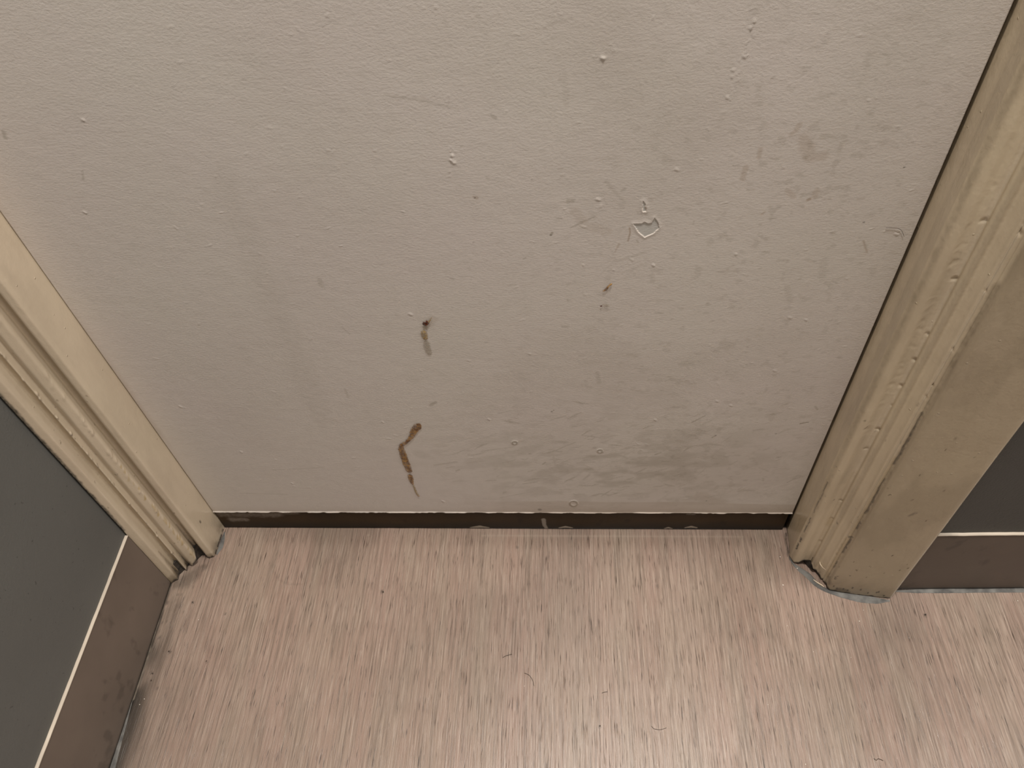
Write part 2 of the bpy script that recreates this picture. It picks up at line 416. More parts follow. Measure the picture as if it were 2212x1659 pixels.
# wavering surface, torn paint lip along the bottom edge
hgt += .0005 * (fbm(X * 6, Z * 9, 61, 3) - .5)
lip = fbm(X * 70, Z * 0, 71, 4); lipw = .0007 + .0010 * lip
hgt += (.0004 + .0010 * sst(.35, .65, lip)) * (1 - sst(0, 1, (Z - ZB) / (lipw * 1.5)))
D.ch('pale')[:] = np.maximum(D.ch('pale'), sst(.38, .62, fbm(X * 45, Z * 0, 75, 3)) * .6 * (1 - sst(.7, 1.0, (Z - ZB) / lipw)))
g[:] = np.clip(g, 0, .9)
jag = .0016 * (fbm(X * 60, Z * 0, 81, 4) - .5) * (1 - sst(0, .012, Z - ZB))
P = np.stack([X, -hgt, Z + jag], -1)
# wrap the face round the slab's edges to give it its thickness
TH = .035
def wrap(P):
    back = P.copy()[:, :, :]
    r0 = P[:1].copy(); r0[..., 1] = TH; r0[..., 0] = XL
    r1 = P[-1:].copy(); r1[..., 1] = TH
    P = np.concatenate([r0, P, r1], 0)
    b = P[:, :1].copy(); b[..., 1] = TH; t = P[:, -1:].copy(); t[..., 1] = TH
    return np.concatenate([b, P, t], 1)
def pad(A): return np.pad(A, 1, mode='edge')
P = wrap(P)
door = bpy.data.objects.new('door_1', None); COL.objects.link(door); structure(door)
door.location = (0, 0, 0)
leaf = mesh_grid('door_leaf', P, DOOR, door, flip=False)
for k in ('grime_shade', 'brown', 'primer', 'speck', 'pale'): set_attr(leaf, k, pad(np.clip(D.ch(k), 0, 1)))

# dark strip showing below the white leaf
yS = .0012
sx = np.linspace(XL + .0005, XR - .0035, 900); sz = np.linspace(.0016, ZB + .012, 60)
X, Z = np.meshgrid(sx, sz, indexing='ij')
K = Field(sx, sz, lambda u, v: (lambda p: (p[0], p[2]))(on_y(u, v, yS)))
bot = .0018 * sst(.4, .7, fbm(X * 22, Z * 0, 91, 3)) * (1 - sst(0, .006, Z))
P = np.stack([X, yS + 0 * X - .0008 * (fbm(X * 10, Z * 20, 92, 3) - .5) - .004 * (1 - sst(.0, .006, Z)) * 0, Z + bot], -1)
K.ch('pale'); K.ch('dark'); K.ch('smear')
for u0, u1, v, w in [(1016, 1056, 1138, 8), (1208, 1236, 1138, 5), (1480, 1505, 1138, 5), (1435, 1452, 1140, 4)]:
    K.stroke('pale', [(u0, v + 2), ((u0 + u1) / 2, v), (u1, v + 2)], [4, w + 3, 4], .75, .3, .12)
K.stroke('smear', [(1174, 1122), (1176, 1134), (1181, 1142)], [9, 8, 7], .95, .3, .15)
for u0, u1, v, w, k in [(478, 600, 1112, 16, .7), (500, 530, 1122, 14, .6), (560, 640, 1108, 10, .6), (1485, 1500, 1111, 6, .6)]:
    K.stroke('smear', [(u0, v), (u1, v)], w, k, .8, .5, bs=160)
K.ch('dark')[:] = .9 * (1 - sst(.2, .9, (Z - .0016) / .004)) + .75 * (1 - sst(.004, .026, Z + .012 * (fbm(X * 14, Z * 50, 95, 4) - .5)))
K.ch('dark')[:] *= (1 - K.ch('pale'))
b = P[:, :1].copy(); b[..., 1] = TH; P = np.concatenate([b, P], 1)
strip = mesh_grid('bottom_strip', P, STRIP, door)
strip['label'] = 'dark brown strip under the white door face'
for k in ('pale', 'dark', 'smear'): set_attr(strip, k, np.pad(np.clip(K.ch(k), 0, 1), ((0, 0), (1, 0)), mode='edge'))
box('edge_shadow_gap', (XL - .001, TH - .002, .0), (XR + .008, TH + .003, ZTOP), DARK, door).name = 'gap_back'  # black sheet standing in for the shade behind the door gaps

# --- dried drips on the door: thin residue standing proud of the paint
def stain_mat(name, a, b, alpha_lo, alpha_hi, sc_=240, thr=(.35, .6)):
    m = M(name, .35, .5)
    m.color(m.mix(m.ramp(m.noise(sc_, 3), thr[0], thr[1]), a, b))
    tr = m.n('ShaderNodeBsdfTransparent'); mx = m.n('ShaderNodeMixShader')
    al = m.ramp(m.noise(sc_ * 1.4, 3), .38, .6, alpha_lo, alpha_hi)
    al = m.math('MULTIPLY', al, m.attr('body'))
    m.l(al, mx.inputs[0]); m.l(tr.outputs[0], mx.inputs[1]); m.l(m.b.outputs[0], mx.inputs[2])
    m.l(mx.outputs[0], m.nt.nodes['Material Output'].inputs['Surface'])
    m.bump(m.noise(500, 2), .4, .0006)
    return m.m
RUST = stain_mat('dried_brown_drip', (.13, .048, .005), (.43, .235, .062), .5, .95, 230, (.38, .62))
AMBER = stain_mat('dried_amber_drip', (.25, .14, .03), (.40, .29, .13), .25, .9, 420)
BLOOD = stain_mat('dried_dark_red_spot', (.040, .006, .002), (.12, .025, .006), .7, 1, 300)
FAINT = stain_mat('faint_grey_drip', (.36, .31, .23), (.40, .345, .27), .35, .55, 200)

def drip(name, pts, widths, mat, label, hgt_=.0006, seed=1, nsub=14, y0=-.0009):
    pts = [on_y(u, v) for u, v in pts]
    px = np.array([[p[0], p[2]] for p in pts]); w = np.array(widths) * .5 * .00066
    t = np.arange(len(pts)); tt = np.linspace(0, len(pts) - 1, (len(pts) - 1) * nsub + 1)
    cx_, cz_, ww = (np.interp(tt, t, a) for a in (px[:, 0], px[:, 1], w))
    ker = np.ones(7) / 7
    for a in (cx_, cz_):
        a[3:-3] = np.convolve(a, ker, 'valid')
    dx, dz = np.gradient(cx_), np.gradient(cz_); L = np.hypot(dx, dz) + 1e-9; nx, nz = -dz / L, dx / L
    al = np.cumsum(L)
    e1 = 1 + .5 * (fbm(al * 700, al * 0, seed, 3) - .5); e2 = 1 + .5 * (fbm(al * 700, al * 0 + 9, seed + 7, 3) - .5)
    cap = np.sqrt(np.clip(np.minimum(al - al[0], al[-1] - al) / (ww.mean() * 1.0), 0.02, 1))
    s = np.linspace(-1, 1, 11)
    P = np.zeros((len(tt), 11, 3)); B = np.zeros((len(tt), 11))
    for j, q in enumerate(s):
        off = q * ww * cap * (e1 if q < 0 else e2)
        P[:, j] = np.stack([cx_ + nx * off, y0 - hgt_ * (1 - q * q) * cap * (.6 + .8 * fbm(al * 300, al * 0 + q, seed, 2)), cz_ + nz * off], -1)
        B[:, j] = (1 - .55 * abs(q) ** 5)
    o = mesh_grid(name, P, mat, door, flip=(pts[0][2] > pts[-1][2])); set_attr(o, 'body', B); o['label'] = label
    return o
drip('drip_stain', [(907, 914), (901, 921), (894, 931), (888, 944), (880, 953), (866, 962), (868, 972), (873, 987), (880, 1006), (886, 1021)],
     [12, 17, 15, 10, 8, 10, 13, 15, 15, 12], RUST, 'crooked brown dried drip')
drip('drip_stain', [(885, 1024), (888, 1034), (892, 1047)], [11, 11, 5], RUST, 'lower end of the brown drip', seed=3)
drip('drip_tail', [(893, 1047), (898, 1060), (903, 1069)], [4, 5, 5], AMBER, 'thin pale drip tail', seed=4)
drip('drip_tail', [(903, 1068), (905, 1072)], [5, 5], RUST, 'brown bead at the drip end', seed=5)
drip('spot_stain', [(915, 694), (918, 699), (923, 696)], [6, 8, 4], BLOOD, 'dark red-brown spot', seed=6)
drip('spot_stain', [(921, 691), (924, 697), (919, 702)], [4, 6, 5], BLOOD, 'dark red-brown spot', seed=8, hgt_=.0009)
drip('spot_stain', [(925, 696), (929, 691), (933, 684)], [4, 2.5, 1.5], AMBER, 'thin amber tail of the spot', seed=9)
drip('drip_stain', [(914, 712), (917, 722), (920, 734)], [9, 12, 9], AMBER, 'amber dried drip', seed=10)
drip('drip_stain', [(921, 703), (917, 712)], [12, 10], FAINT, 'pale film between spots', seed=13, hgt_=.0002, y0=-.0006)
drip('drip_stain', [(920, 735), (923, 750), (929, 767)], [11, 12, 10], FAINT, 'faint grey drip', seed=12, hgt_=.0002)
drip('scratch_stain', [(1301, 629), (1309, 624), (1314, 618), (1322, 611)], [2, 4.5, 3, 3.5], RUST, 'short orange-brown streak', seed=15)
drip('spot_stain', [(1297, 659), (1300, 661)], [6, 5], BLOOD, 'small dark spot', seed=16)
drip('spot_stain', [(1300, 660), (1308, 658), (1317, 661)], [5, 8, 3], FAINT, 'pale tail of the small spot', seed=17, hgt_=.0003)

# ------------------------------------------------------------------ casings (moulded, full height, worn through at the foot)
def fp(u, v): p = on_floor(u, v); return (p[0], p[1])
def smooth_profile(ctrl, n, rounds=2):
    pts = np.array(ctrl)
    d = np.r_[0, np.cumsum(np.hypot(*np.diff(pts, axis=0).T))]
    t = np.linspace(0, d[-1], n)
    q = np.stack([np.interp(t, d, pts[:, 0]), np.interp(t, d, pts[:, 1])], 1)
    for _ in range(rounds):
        q[1:-1] = (q[:-2] + 2 * q[1:-1] + q[2:]) / 4
    return q, t, d

def casing(name, ctrl, back, mat, n, zb, marks, seed, side):
    q, t, d = smooth_profile(ctrl, n)
    zz = np.concatenate([np.arange(0, .95, .0018), np.arange(.95, 2.08, .03)])
    T, Z = np.meshgrid(t, zz, indexing='ij')
    tang = np.gradient(q, axis=0); L = np.hypot(tang[:, 0], tang[:, 1]); nrm = np.stack([tang[:, 1], -tang[:, 0]], 1) / L[:, None] * side
    Fd = Field(t, zz, None)
    for k in ('grime_shade', 'yellow', 'dark', 'pale', 'h'): Fd.ch(k)
    marks(Fd, T, Z, d)
    Fd.ch('h')[:] += .0006 * (fbm(T * 60, Z * 6, seed, 3) - .5) + 0.00008 * (fbm(T * 300, Z * 160, seed + 3, 2) - .5)
    zbot = np.interp(t, [d[i] for i in range(len(d))], zb) + .0018 * fbm(t * 400, t * 0, seed + 8, 3)
    Zw = zbot[:, None] + Z * (2.08 - zbot[:, None]) / zz[-1]
    h = Fd.ch('h')
    P = np.stack([q[:, :1] + nrm[:, :1] * h, q[:, 1:] + nrm[:, 1:] * h, Zw], -1)
    nb = len(back)
    Bk = np.zeros((nb, len(zz), 3))
    for i, (bx, by) in enumerate(back): Bk[i, :, 0] = bx; Bk[i, :, 1] = by; Bk[i, :, 2] = Zw[-1] if i < nb / 2 else Zw[0]
    P = np.concatenate([P, Bk], 0)
    o = mesh_grid(name, P, mat, close_u=True, flip=(side < 0)); structure(o)
    for k in ('grime_shade', 'yellow', 'dark', 'pale'):
        set_attr(o, k, np.pad(np.clip(Fd.ch(k), 0, 1), ((0, nb), (0, 0)), mode='edge'))
    return o

# left casing: from door to side wall, plan points read at the floor
LW = fp(370, 1260)
def off(p, dx, dy): return (p[0] + dx, p[1] + dy)
left_ctrl = [(-.4992 * S, .030), (-.4995 * S, 0), (-.4998 * S, -.0405 * S), off(fp(463, 1203), 0, 0), fp(452, 1207), fp(441, 1196), fp(433, 1199), fp(434, 1212),
             fp(431, 1217), fp(418, 1224), fp(408, 1221), fp(405, 1234), fp(398, 1230), fp(393, 1231), fp(390, 1245), fp(386, 1253), fp(380, 1256), fp(374, 1259), LW]
left_zb = [0, 0, 0, 0, .002, .018, .022, .018, .010, .002, .004, .001, .001, .008, .006, .001, .002, 0, 0]
def left_marks(Fd, T, Z, d):
    r = np.random.default_rng(3)
    def ln(ch, t, z0, z1, w, k, soft=.6, br=.4, mode='max', bs=None):
        zz_ = np.linspace(z0, z1, 8); Fd.stroke_w(ch, [(t + .0006 * r.normal(), z, w / 2) for z in zz_], k, soft, br, mode=mode, bs=bs)
    # chipped bead where the moulding stands proud
    t8, t11, t15 = d[8], d[11], d[15]
    for i in range(70):
        z = r.uniform(.02, .62); s = r.uniform(.0010, .0030)
        Fd.stroke_w('h', [(t8 + r.normal() * .0012, z, s), (t8 + r.normal() * .0012, z + r.uniform(0, .004), s * .7)], r.uniform(-.0004, .0007), .6, .1, mode='add')
        if i < 26: Fd.stroke_w('yellow', [(t8 + r.normal() * .0010, z * .42, s), (t8, z * .42 + .003, s * .7)], r.uniform(.3, .9), .5, .3)
    for i in range(24):
        z = r.uniform(.05, .5); s = r.uniform(.0010, .0022)
        Fd.stroke_w('h', [(t11 + r.normal() * .001, z, s)], r.uniform(.0006, .0015), .6, .2, mode='add')
        Fd.stroke_w('grime_shade', [(t11 + r.normal() * .002, z - .002, s)], r.uniform(.2, .8), .5, .3)
    ln('grime_shade', d[5], .0, .9, .006, .22); ln('grime_shade', d[13], 0, .9, .004, .28); ln('grime_shade', d[10], 0, .9, .003, .25)
    ln('dark', d[18], .155, .9, .0060, 1, .4, .5, bs=160)
    ln('yellow', d[12], .02, .5, .008, .30, .8, .5); ln('yellow', d[6], .1, .7, .004, .2)
    # sealing grime in the creases near the foot
    for t in (d[5], d[6], d[10], d[13], d[14]):
        Fd.stroke_w('dark', [(t, .0, .0030), (t, .012, .0014), (t, .026, .0004)], .9, .6, .35)
        Fd.stroke_w('grime_shade', [(t, .0, .005), (t, .03, .003), (t, .07, .001)], .6, .8, .4)
    for i in range(30):
        z = r.uniform(.0, .4); t = r.uniform(d[2], d[18]); s = r.uniform(.0004, .0010)
        Fd.stroke_w('grime_shade', [(t, z, s), (t + r.normal() * .001, z + .002, s)], r.uniform(.4, .9), .5, .2)
    Fd.stroke_w('dark', [(d[1] + .030, .071, .0018), (d[1] + .030, .074, .0016)], .75, .5, .2)
    Fd.ch('grime_shade')[:] += .55 * (1 - sst(0, .03, Z)) * sst(.40, .62, fbm(T * 60, Z * 50, 33, 3)) + .15 * (1 - sst(0, .07, Z))
    Fd.ch('dark')[:] = np.maximum(Fd.ch('dark'), .95 * (1 - sst(.001, .0055, Z)) * sst(.30, .5, fbm(T * 200, Z * 50, 34, 2)))
    Fd.ch('grime_shade')[:] += .10 * sst(.45, .7, fbm(T * 30, Z * 10, 35, 4))
casing('trim_1', left_ctrl, [(LW[0] - .004, .012), (LW[0] - .004, .030)], CASING_L, 190, left_zb, left_marks, 101, -1)

# right casing
RW = fp(1935, 1273)
right_ctrl = [(.3008 * S, .030), (.3008 * S, 0), (.2998 * S, -.020 * S), fp(1705, 1203), fp(1709, 1209), fp(1714, 1216), fp(1722, 1220), fp(1732, 1220), fp(1741, 1225),
              fp(1746, 1233), fp(1752, 1236), fp(1760, 1238), fp(1768, 1247), fp(1773, 1256), fp(1778, 1258), fp(1782, 1262), fp(1785, 1272), fp(1791, 1276), fp(1850, 1285), fp(1915, 1293),
              fp(1923, 1293), fp(1927, 1289), (RW[0], RW[1] - .0003)]
right_zb = [0, 0, 0, 0, 0, 0, .006, .014, .018, .020, .012, .008, .006, .003, .002, .006, .004, .001, .001, .001, 0, 0, 0]
def right_marks(Fd, T, Z, d):
    r = np.random.default_rng(4)
    def ln(ch, t, z0, z1, w, k, soft=.6, br=.4, mode='max', bs=None):
        zz_ = np.linspace(z0, z1, 9); Fd.stroke_w(ch, [(t + .0005 * r.normal(), z, w / 2) for z in zz_], k, soft, br, mode=mode, bs=bs)
    Fd.ch('grime_shade')[:] += .80 * (1 - sst(d[1] - .0004, d[1] + .0010, T)); Fd.ch('dark')[:] += .45 * (1 - sst(d[1] - .0012, d[1] + .0002, T)) * (.5 + .5 * (Z < .06))
    Fd.ch('h')[:] += .0026 * np.exp(-((T - d[8] - .001) / .0024) ** 2) - .0010 * np.exp(-((T - d[10]) / .0030) ** 2) + .0026 * np.exp(-((T - d[13]) / .0015) ** 2) - .0016 * np.exp(-((T - d[15]) / .0013) ** 2)
    ln('dark', d[4], .03, .045, .0022, .95, .4, .2); ln('dark', d[4], .052, .062, .0022, .95, .4, .2); ln('dark', d[4], .078, .115, .0016, .75, .4, .3)
    ln('grime_shade', d[4], .0, .75, .006, .35, .8, .6, bs=120); ln('dark', d[4], .13, .20, .0020, .7, .4, .6, bs=120)
    for a, b_ in ((.046, .062), (.088, .125), (.150, .165), (.185, .26), (.29, .38)):
        ln('dark', d[15], a, b_, .0030, .9, .4, .5, bs=150)
    ln('grime_shade', d[15], 0, .55, .0055, .55, .8, .6, bs=120)
    ln('grime_shade', d[10], 0, .8, .005, .30); ln('grime_shade', d[7], .2, .55, .007, .16, .9, .25)
    ln('pale', d[8], .12, .9, .0044, .45, .9, .06); ln('pale', d[13], .12, .9, .0026, .65, .9, .06)  # pale lines put the ridge highlights into the colour
    ln('yellow', d[8], .1, .22, .006, .3, .8, .2); ln('yellow', d[14], .02, .3, .006, .35, .8, .4)
    for i in range(60):
        z = r.uniform(.30, .62); s = r.uniform(.0008, .0018)
        Fd.stroke_w('h', [(d[7] + r.normal() * .0022, z, s), (d[7] + r.normal() * .002, z + .003, s)], r.uniform(-.0002, .0003), .7, .05, mode='add')
    for i in range(22):
        z = r.uniform(.05, .65); s = r.uniform(.0010, .0022)
        t = d[8] if i % 2 else d[13]
        Fd.stroke_w('h', [(t + r.normal() * .0006, z, s)], r.uniform(.0007, .0016), .6, .2, mode='add')
        Fd.stroke_w('grime_shade', [(t, z - .002, s * .7)], .35, .5, .3)
    for t, z in ((.030, .014), (.020, .008), (.026, .006), (.052, .006), (.062, .010), (.064, .012), (.041, .012), (.012, .006), (.007, .010), (.073, .004)):
        Fd.stroke_w('dark', [(d[16] + t, z, .0008), (d[16] + t - .0006, z + .0035, .0010)], .9, .45, .2)
    for k in range(9):
        Fd.stroke_w('dark', [(d[16] + .003 + r.normal() * .0012, .030 + r.uniform(0, .011), .0009)], .85, .5, .3)
    Fd.stroke_w('dark', [(d[16] + .018, .048, .0010)], 1, .4, .1)
    Fd.stroke_w('dark', [(d[16] + .040, .21, .0016), (d[16] + .044, .216, .0020)], .6, .6, .5)
    Fd.stroke_w('dark', [(d[15] - .003, .126, .0022), (d[15] + .001, .129, .0016)], .8, .5, .3)
    Fd.stroke_w('dark', [(d[10], .125, .0013)], .8, .5, .3)
    for i in range(40):
        z = r.uniform(0, .4); t = r.uniform(d[3], d[19]); s = r.uniform(.0004, .0009)
        Fd.stroke_w('grime_shade', [(t, z, s), (t + r.normal() * .001, z + .002, s)], r.uniform(.3, .9), .5, .2)
    Fd.ch('grime_shade')[:] += .38 * sst(d[15] - .002, d[16], T)  # flat face toned darker for the weaker light it gets
    Fd.ch('grime_shade')[:] += .35 * (1 - sst(0, .035, Z)) * sst(.45, .65, fbm(T * 50, Z * 60, 43, 3)) + .10 * (1 - sst(0, .06, Z))
    Fd.ch('dark')[:] = np.maximum(Fd.ch('dark'), .95 * (1 - sst(.0, .0035, Z)) * sst(.4, .5, fbm(T * 160, Z * 50, 44, 2)))
    Fd.ch('grime_shade')[:] += .12 * sst(.45, .7, fbm(T * 30, Z * 12, 45, 4))
casing('trim_2', right_ctrl, [(RW[0], .012), (.3008 * S + .002, .030)], CASING_R, 260, right_zb, right_marks, 201, -1)

# black blocks for the shade in the hollows of the broken feet
def prism(name, pts, z0, z1, mat, parent=None):
    n = len(pts); V = [(x, y, z0) for x, y in pts] + [(x, y, z1) for x, y in pts]
    Fc = [tuple(range(n))[::-1], tuple(range(n, 2 * n))] + [(i, (i + 1) % n, n + (i + 1) % n, n + i) for i in range(n)]
    return mesh_poly(name, V, Fc, mat, parent)
t1 = bpy.data.objects['trim_1']; t2 = bpy.data.objects['trim_2']
prism('hollow_shade', [fp(461, 1190), fp(446, 1198), fp(436, 1200), fp(424, 1212), fp(410, 1220), fp(392, 1238), fp(380, 1248), fp(400, 1190)], .0005, .03, DARK, t1)
prism('hollow_shade', [fp(1716, 1205), fp(1736, 1214), fp(1746, 1226), fp(1760, 1234), fp(1774, 1250), fp(1785, 1262), fp(1800, 1240), fp(1760, 1190)], .0005, .03, DARK, t2)

# torn paper-thin sliver curling off the right casing
def tube(name, pts, r, mat, parent=None, nseg=6):
    pts = np.array(pts, float); n = len(pts)
    rr = np.array(r if hasattr(r, '__len__') else [r] * n)
    tg = np.gradient(pts, axis=0); tg /= np.linalg.norm(tg, axis=1)[:, None]
    ref = np.array([.3, .2, .93]); a = np.cross(tg, ref); a /= np.linalg.norm(a, axis=1)[:, None]; b2 = np.cross(tg, a)
    P = np.zeros((nseg, n, 3))
    for k in range(nseg):
        th = 2 * math.pi * k / nseg; P[k] = pts + (a * math.cos(th) + b2 * math.sin(th)) * rr[:, None]
    return mesh_grid(name, P, mat, parent, close_u=True)
PALE = M('pale_torn_paint', .4); PALE.color(PALE.mix(PALE.noise(300), (.62, .50, .36), (.8, .68, .52))); PALE = PALE.m
def at_depth(u, v, y): return on_y(u, v, y)
sl = [at_depth(u, v, y) for u, v, y in [(1766, 1197, -.0605), (1769, 1207, -.0625), (1772, 1219, -.068), (1777, 1226, -.074), (1784, 1231, -.080)]]
tube('paint_sliver', sl, [.0004, .0007, .0009, .0006, .0004], PALE, t2)['label'] = 'pale curled sliver of torn paint'
sl = [on_floor(u, v, .002) for u, v in [(1757, 1252), (1765, 1258), (1775, 1264), (1780, 1268)]]
tube('paint_sliver', sl, [.0006, .001, .001, .0005], PALE, t2)['label'] = 'pale splinter at the casing foot'

# head casing above the door and filler behind it (out of shot)
box_h = box('trim_3', (LW[0] - .002, -.085 * S, 2.03), (RW[0], .012, 2.11), CASING_R); structure(box_h)

# ------------------------------------------------------------------ walls
CEIL = 2.40
WL0 = fp(370, 1260); WL1 = fp(238, 1659)
dirL = np.array([WL1[0] - WL0[0], WL1[1] - WL0[1]]); dirL /= np.linalg.norm(dirL)
endL = (WL0[0] + dirL[0] * 1.36, WL0[1] + dirL[1] * 1.36)
xw = .003        # the baseboard stands this much proud of the wall
def wallslab(name, a, b, nrm, z0, z1, mat, th=.1):
    a = np.array(a) - np.array(nrm) * xw; b = np.array(b) - np.array(nrm) * xw
    a2 = a - np.array(nrm) * th; b2 = b - np.array(nrm) * th
    o = prism(name, [tuple(a), tuple(b), tuple(b2), tuple(a2)], z0, z1, mat); structure(o); return o
nL = (-dirL[1], dirL[0]) if -dirL[1] > 0 else (dirL[1], -dirL[0])
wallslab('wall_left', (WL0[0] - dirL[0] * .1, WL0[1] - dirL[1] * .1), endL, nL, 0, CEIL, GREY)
WR1 = fp(2212, 1271); dirR = np.array([WR1[0] - RW[0], WR1[1] - RW[1]]); dirR /= np.linalg.norm(dirR)
endR = (RW[0] + dirR[0] * 3.0, RW[1] + dirR[1] * 3.0)
nR = (dirR[1], -dirR[0])
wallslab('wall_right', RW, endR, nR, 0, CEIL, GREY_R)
box_t = box('wall_back', (LW[0], -.080 * S, 2.11), (RW[0], .02, CEIL), GREY); structure(box_t)

def baseboard(name, a, b, nrm, h, seed, mat, lw=.0005):
    a = np.array(a); b = np.array(b); Ld = np.linalg.norm(b - a); u = (b - a) / Ld
    ls = np.concatenate([np.arange(0, .75, .0025), np.arange(.75, Ld, .05)])
    prof = [(-xw, .0005), (0.0, .0005), (.0, .0030)] + [(.0, z) for z in np.linspace(.006, h - .0032, 40)] + [(.0, h - .0022), (.0, h - .0017), (.0002, h - .0012), (.0004, h - .0008), (.0009, h - .0004), (.0006, h + .0006), (-xw, h + .0009)]
    prof = np.array(prof)
    Lg, Zg = np.meshgrid(ls, prof[:, 1], indexing='ij')
    O = np.repeat(prof[:, 0][None], len(ls), 0)
    O = O + .0012 * (fbm(Lg * 7, Zg * 4, seed, 3) - .5) * (Zg < h - .004) * (Zg > .004)
    top = sst(h - .0045, h - .0015, Zg)
    Zg = Zg + top * .0010 * (fbm(Lg * 60, Lg * 0, seed + 2, 3) - .5)
    P = np.stack([a[0] + u[0] * Lg + nrm[0] * O, a[1] + u[1] * Lg + nrm[1] * O, Zg], -1)
    fl = np.cross(np.array([u[0], u[1], 0]), [0, 0, 1]) @ np.array([nrm[0], nrm[1], 0]) < 0
    o = mesh_grid(name, P, mat, flip=bool(fl)); structure(o)
    pale = sst(h - lw - .0002, h - lw + .0003, Zg) * (.72 + .3 * fbm(Lg * 40, Zg * 0, seed + 5, 3))
    dark = .8 * (1 - sst(.001, .006, Zg)) + .30 * sst(.58, .72, fbm(Lg * 60, Zg * 60, seed + 9, 3)) * (fbm(Lg * 6, Zg * 6, seed + 10, 2) > .55)
    set_attr(o, 'pale', np.clip(pale, 0, 1)); set_attr(o, 'dark', np.clip(dark, 0, 1)); set_attr(o, 'smear', 0 * pale)
    return o
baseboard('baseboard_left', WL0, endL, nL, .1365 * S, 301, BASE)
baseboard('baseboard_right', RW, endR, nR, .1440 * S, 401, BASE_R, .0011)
structure(box('wall_front_light_block', (-.75, -1.55, 0), (3.6, -1.45, CEIL), wall_mat('taupe_bounce_wall', (.36, .35, .33))))  # unseen wall added to block and bounce the fill light
ce = box('ceiling', (-.75, -1.6, CEIL), (3.6, .1, CEIL + .05), wall_mat('white_ceiling_paint', (.7, .66, .6))); structure(ce)

# ------------------------------------------------------------------ floor
fx = np.concatenate([np.arange(-.80, -.60, .02), np.arange(-.60, .95, .002), np.arange(.95, 3.7, .03)])
fy = np.concatenate([np.arange(-1.6, -.62, .03), np.arange(-.62, .0405, .002)])
X, Y = np.meshgrid(fx, fy, indexing='ij')
G = Field(fx, fy, lambda u, v: tuple(on_floor(u, v)[:2]))
for k in ('grime_shade', 'dark', 'pale', 'h'): G.ch(k)
# distance from left baseboard and other edges
dl = (X - WL0[0]) * nL[0] + (Y - WL0[1]) * nL[1]
nf = fbm(X * 22, Y * 9, 501, 4)
G.ch('grime_shade')[:] = .75 * (1 - sst(0, .034, dl)) * sst(.30, .60, nf) + .36 * (1 - sst(0, .10, dl)) * sst(.45, .7, nf)
nb_ = fbm(X * 9, Y * 7, 511, 4)
G.ch('grime_shade')[:] += .16 * sst(.48, .70, nb_) * sst(-.5, -.05, Y) + .12 * sst(-.06, 0, Y) * sst(.45, .6, nf)
gs = G.stroke
gs('grime_shade', [(380, 1262), (400, 1255), (425, 1235), (440, 1225)], [20, 34, 26, 14], .62, .6, .3)
gs('grime_shade', [(380, 1300), (372, 1330), (360, 1370)], [20, 30, 20], .40, .9, .5)
gs('grime_shade', [(295, 1560), (283, 1590)], [26, 20], .55, .8, .5)
gs('grime_shade', [(325, 1440), (320, 1475)], [22, 18], .35, .8, .5)
for u, v, w, k in [(366, 1407, 6, .9), (416, 1300, 5, .7), (825, 1277, 6, .7), (590, 1222, 10, .2), (446, 1428, 4, .6), (1998, 1328, 7, .7),
                   (1116, 1181, 6, .6), (1157, 1242, 5, .4), (1420, 1265, 6, .45), (1295, 1568, 5, .6), (326, 1452, 8, .7), (328, 1470, 7, .6)]:
    gs('grime_shade', [(u, v), (u + 1, v + 2)], w, k, .5, .3)
gs('grime_shade', [(590, 1232), (600, 1252), (625, 1262), (650, 1262)], 4, .22, .7, .4)
for i in range(46):
    a = rng.uniform(0, 1); u = 370 - 132 * a + rng.exponential(22); v = 1262 + 397 * a
    gs('grime_shade', [(u, v), (u - 1, v + 3)], rng.uniform(2.5, 6), rng.uniform(.3, .8), .6, .3)
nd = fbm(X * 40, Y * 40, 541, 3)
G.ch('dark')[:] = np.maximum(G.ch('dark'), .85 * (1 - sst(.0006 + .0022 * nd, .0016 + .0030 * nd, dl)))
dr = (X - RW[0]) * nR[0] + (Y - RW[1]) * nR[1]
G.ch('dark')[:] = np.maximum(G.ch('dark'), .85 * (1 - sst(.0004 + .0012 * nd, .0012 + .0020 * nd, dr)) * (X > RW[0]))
# darker patch right of the right casing
G.ch('grime_shade')[:] += .26 * np.exp(-(((X - .40 * S) / .06) ** 2 + ((Y + .17) / .07) ** 2)) * (.4 + sst(.3, .7, nf))
gs('dark', [(1697, 1152), (1703, 1200), (1713, 1216)], 3.5, .9, .5, .3)
gs('pale', [(366, 1268), (345, 1330), (318, 1420), (288, 1510)], 3.2, .55, .5, .5, bs=90)
G.ch('dark')[:] = np.maximum(G.ch('dark'), .95 * sst(.0035, .0050, Y) )  # floor blackened beneath the strip as the shade of the gap
G.ch('pale')[:] = np.maximum(G.ch('pale'), .28 * np.exp(-((Y + .010) / .0016) ** 2) * (fbm(X * 9, Y * 0, 521, 3) > .42) * (X > -.30) * (X < .29))
G.ch('h')[:] = .0007 * (fbm(X * 4, Y * 4, 531, 2) - .5)
P = np.stack([X, Y, G.ch('h') * 0.5 - .0002], -1)
fo = mesh_grid('floor', P, FLOOR); structure(fo)
for k in ('grime_shade', 'dark', 'pale'): set_attr(fo, k, np.clip(G.ch(k), 0, 1))

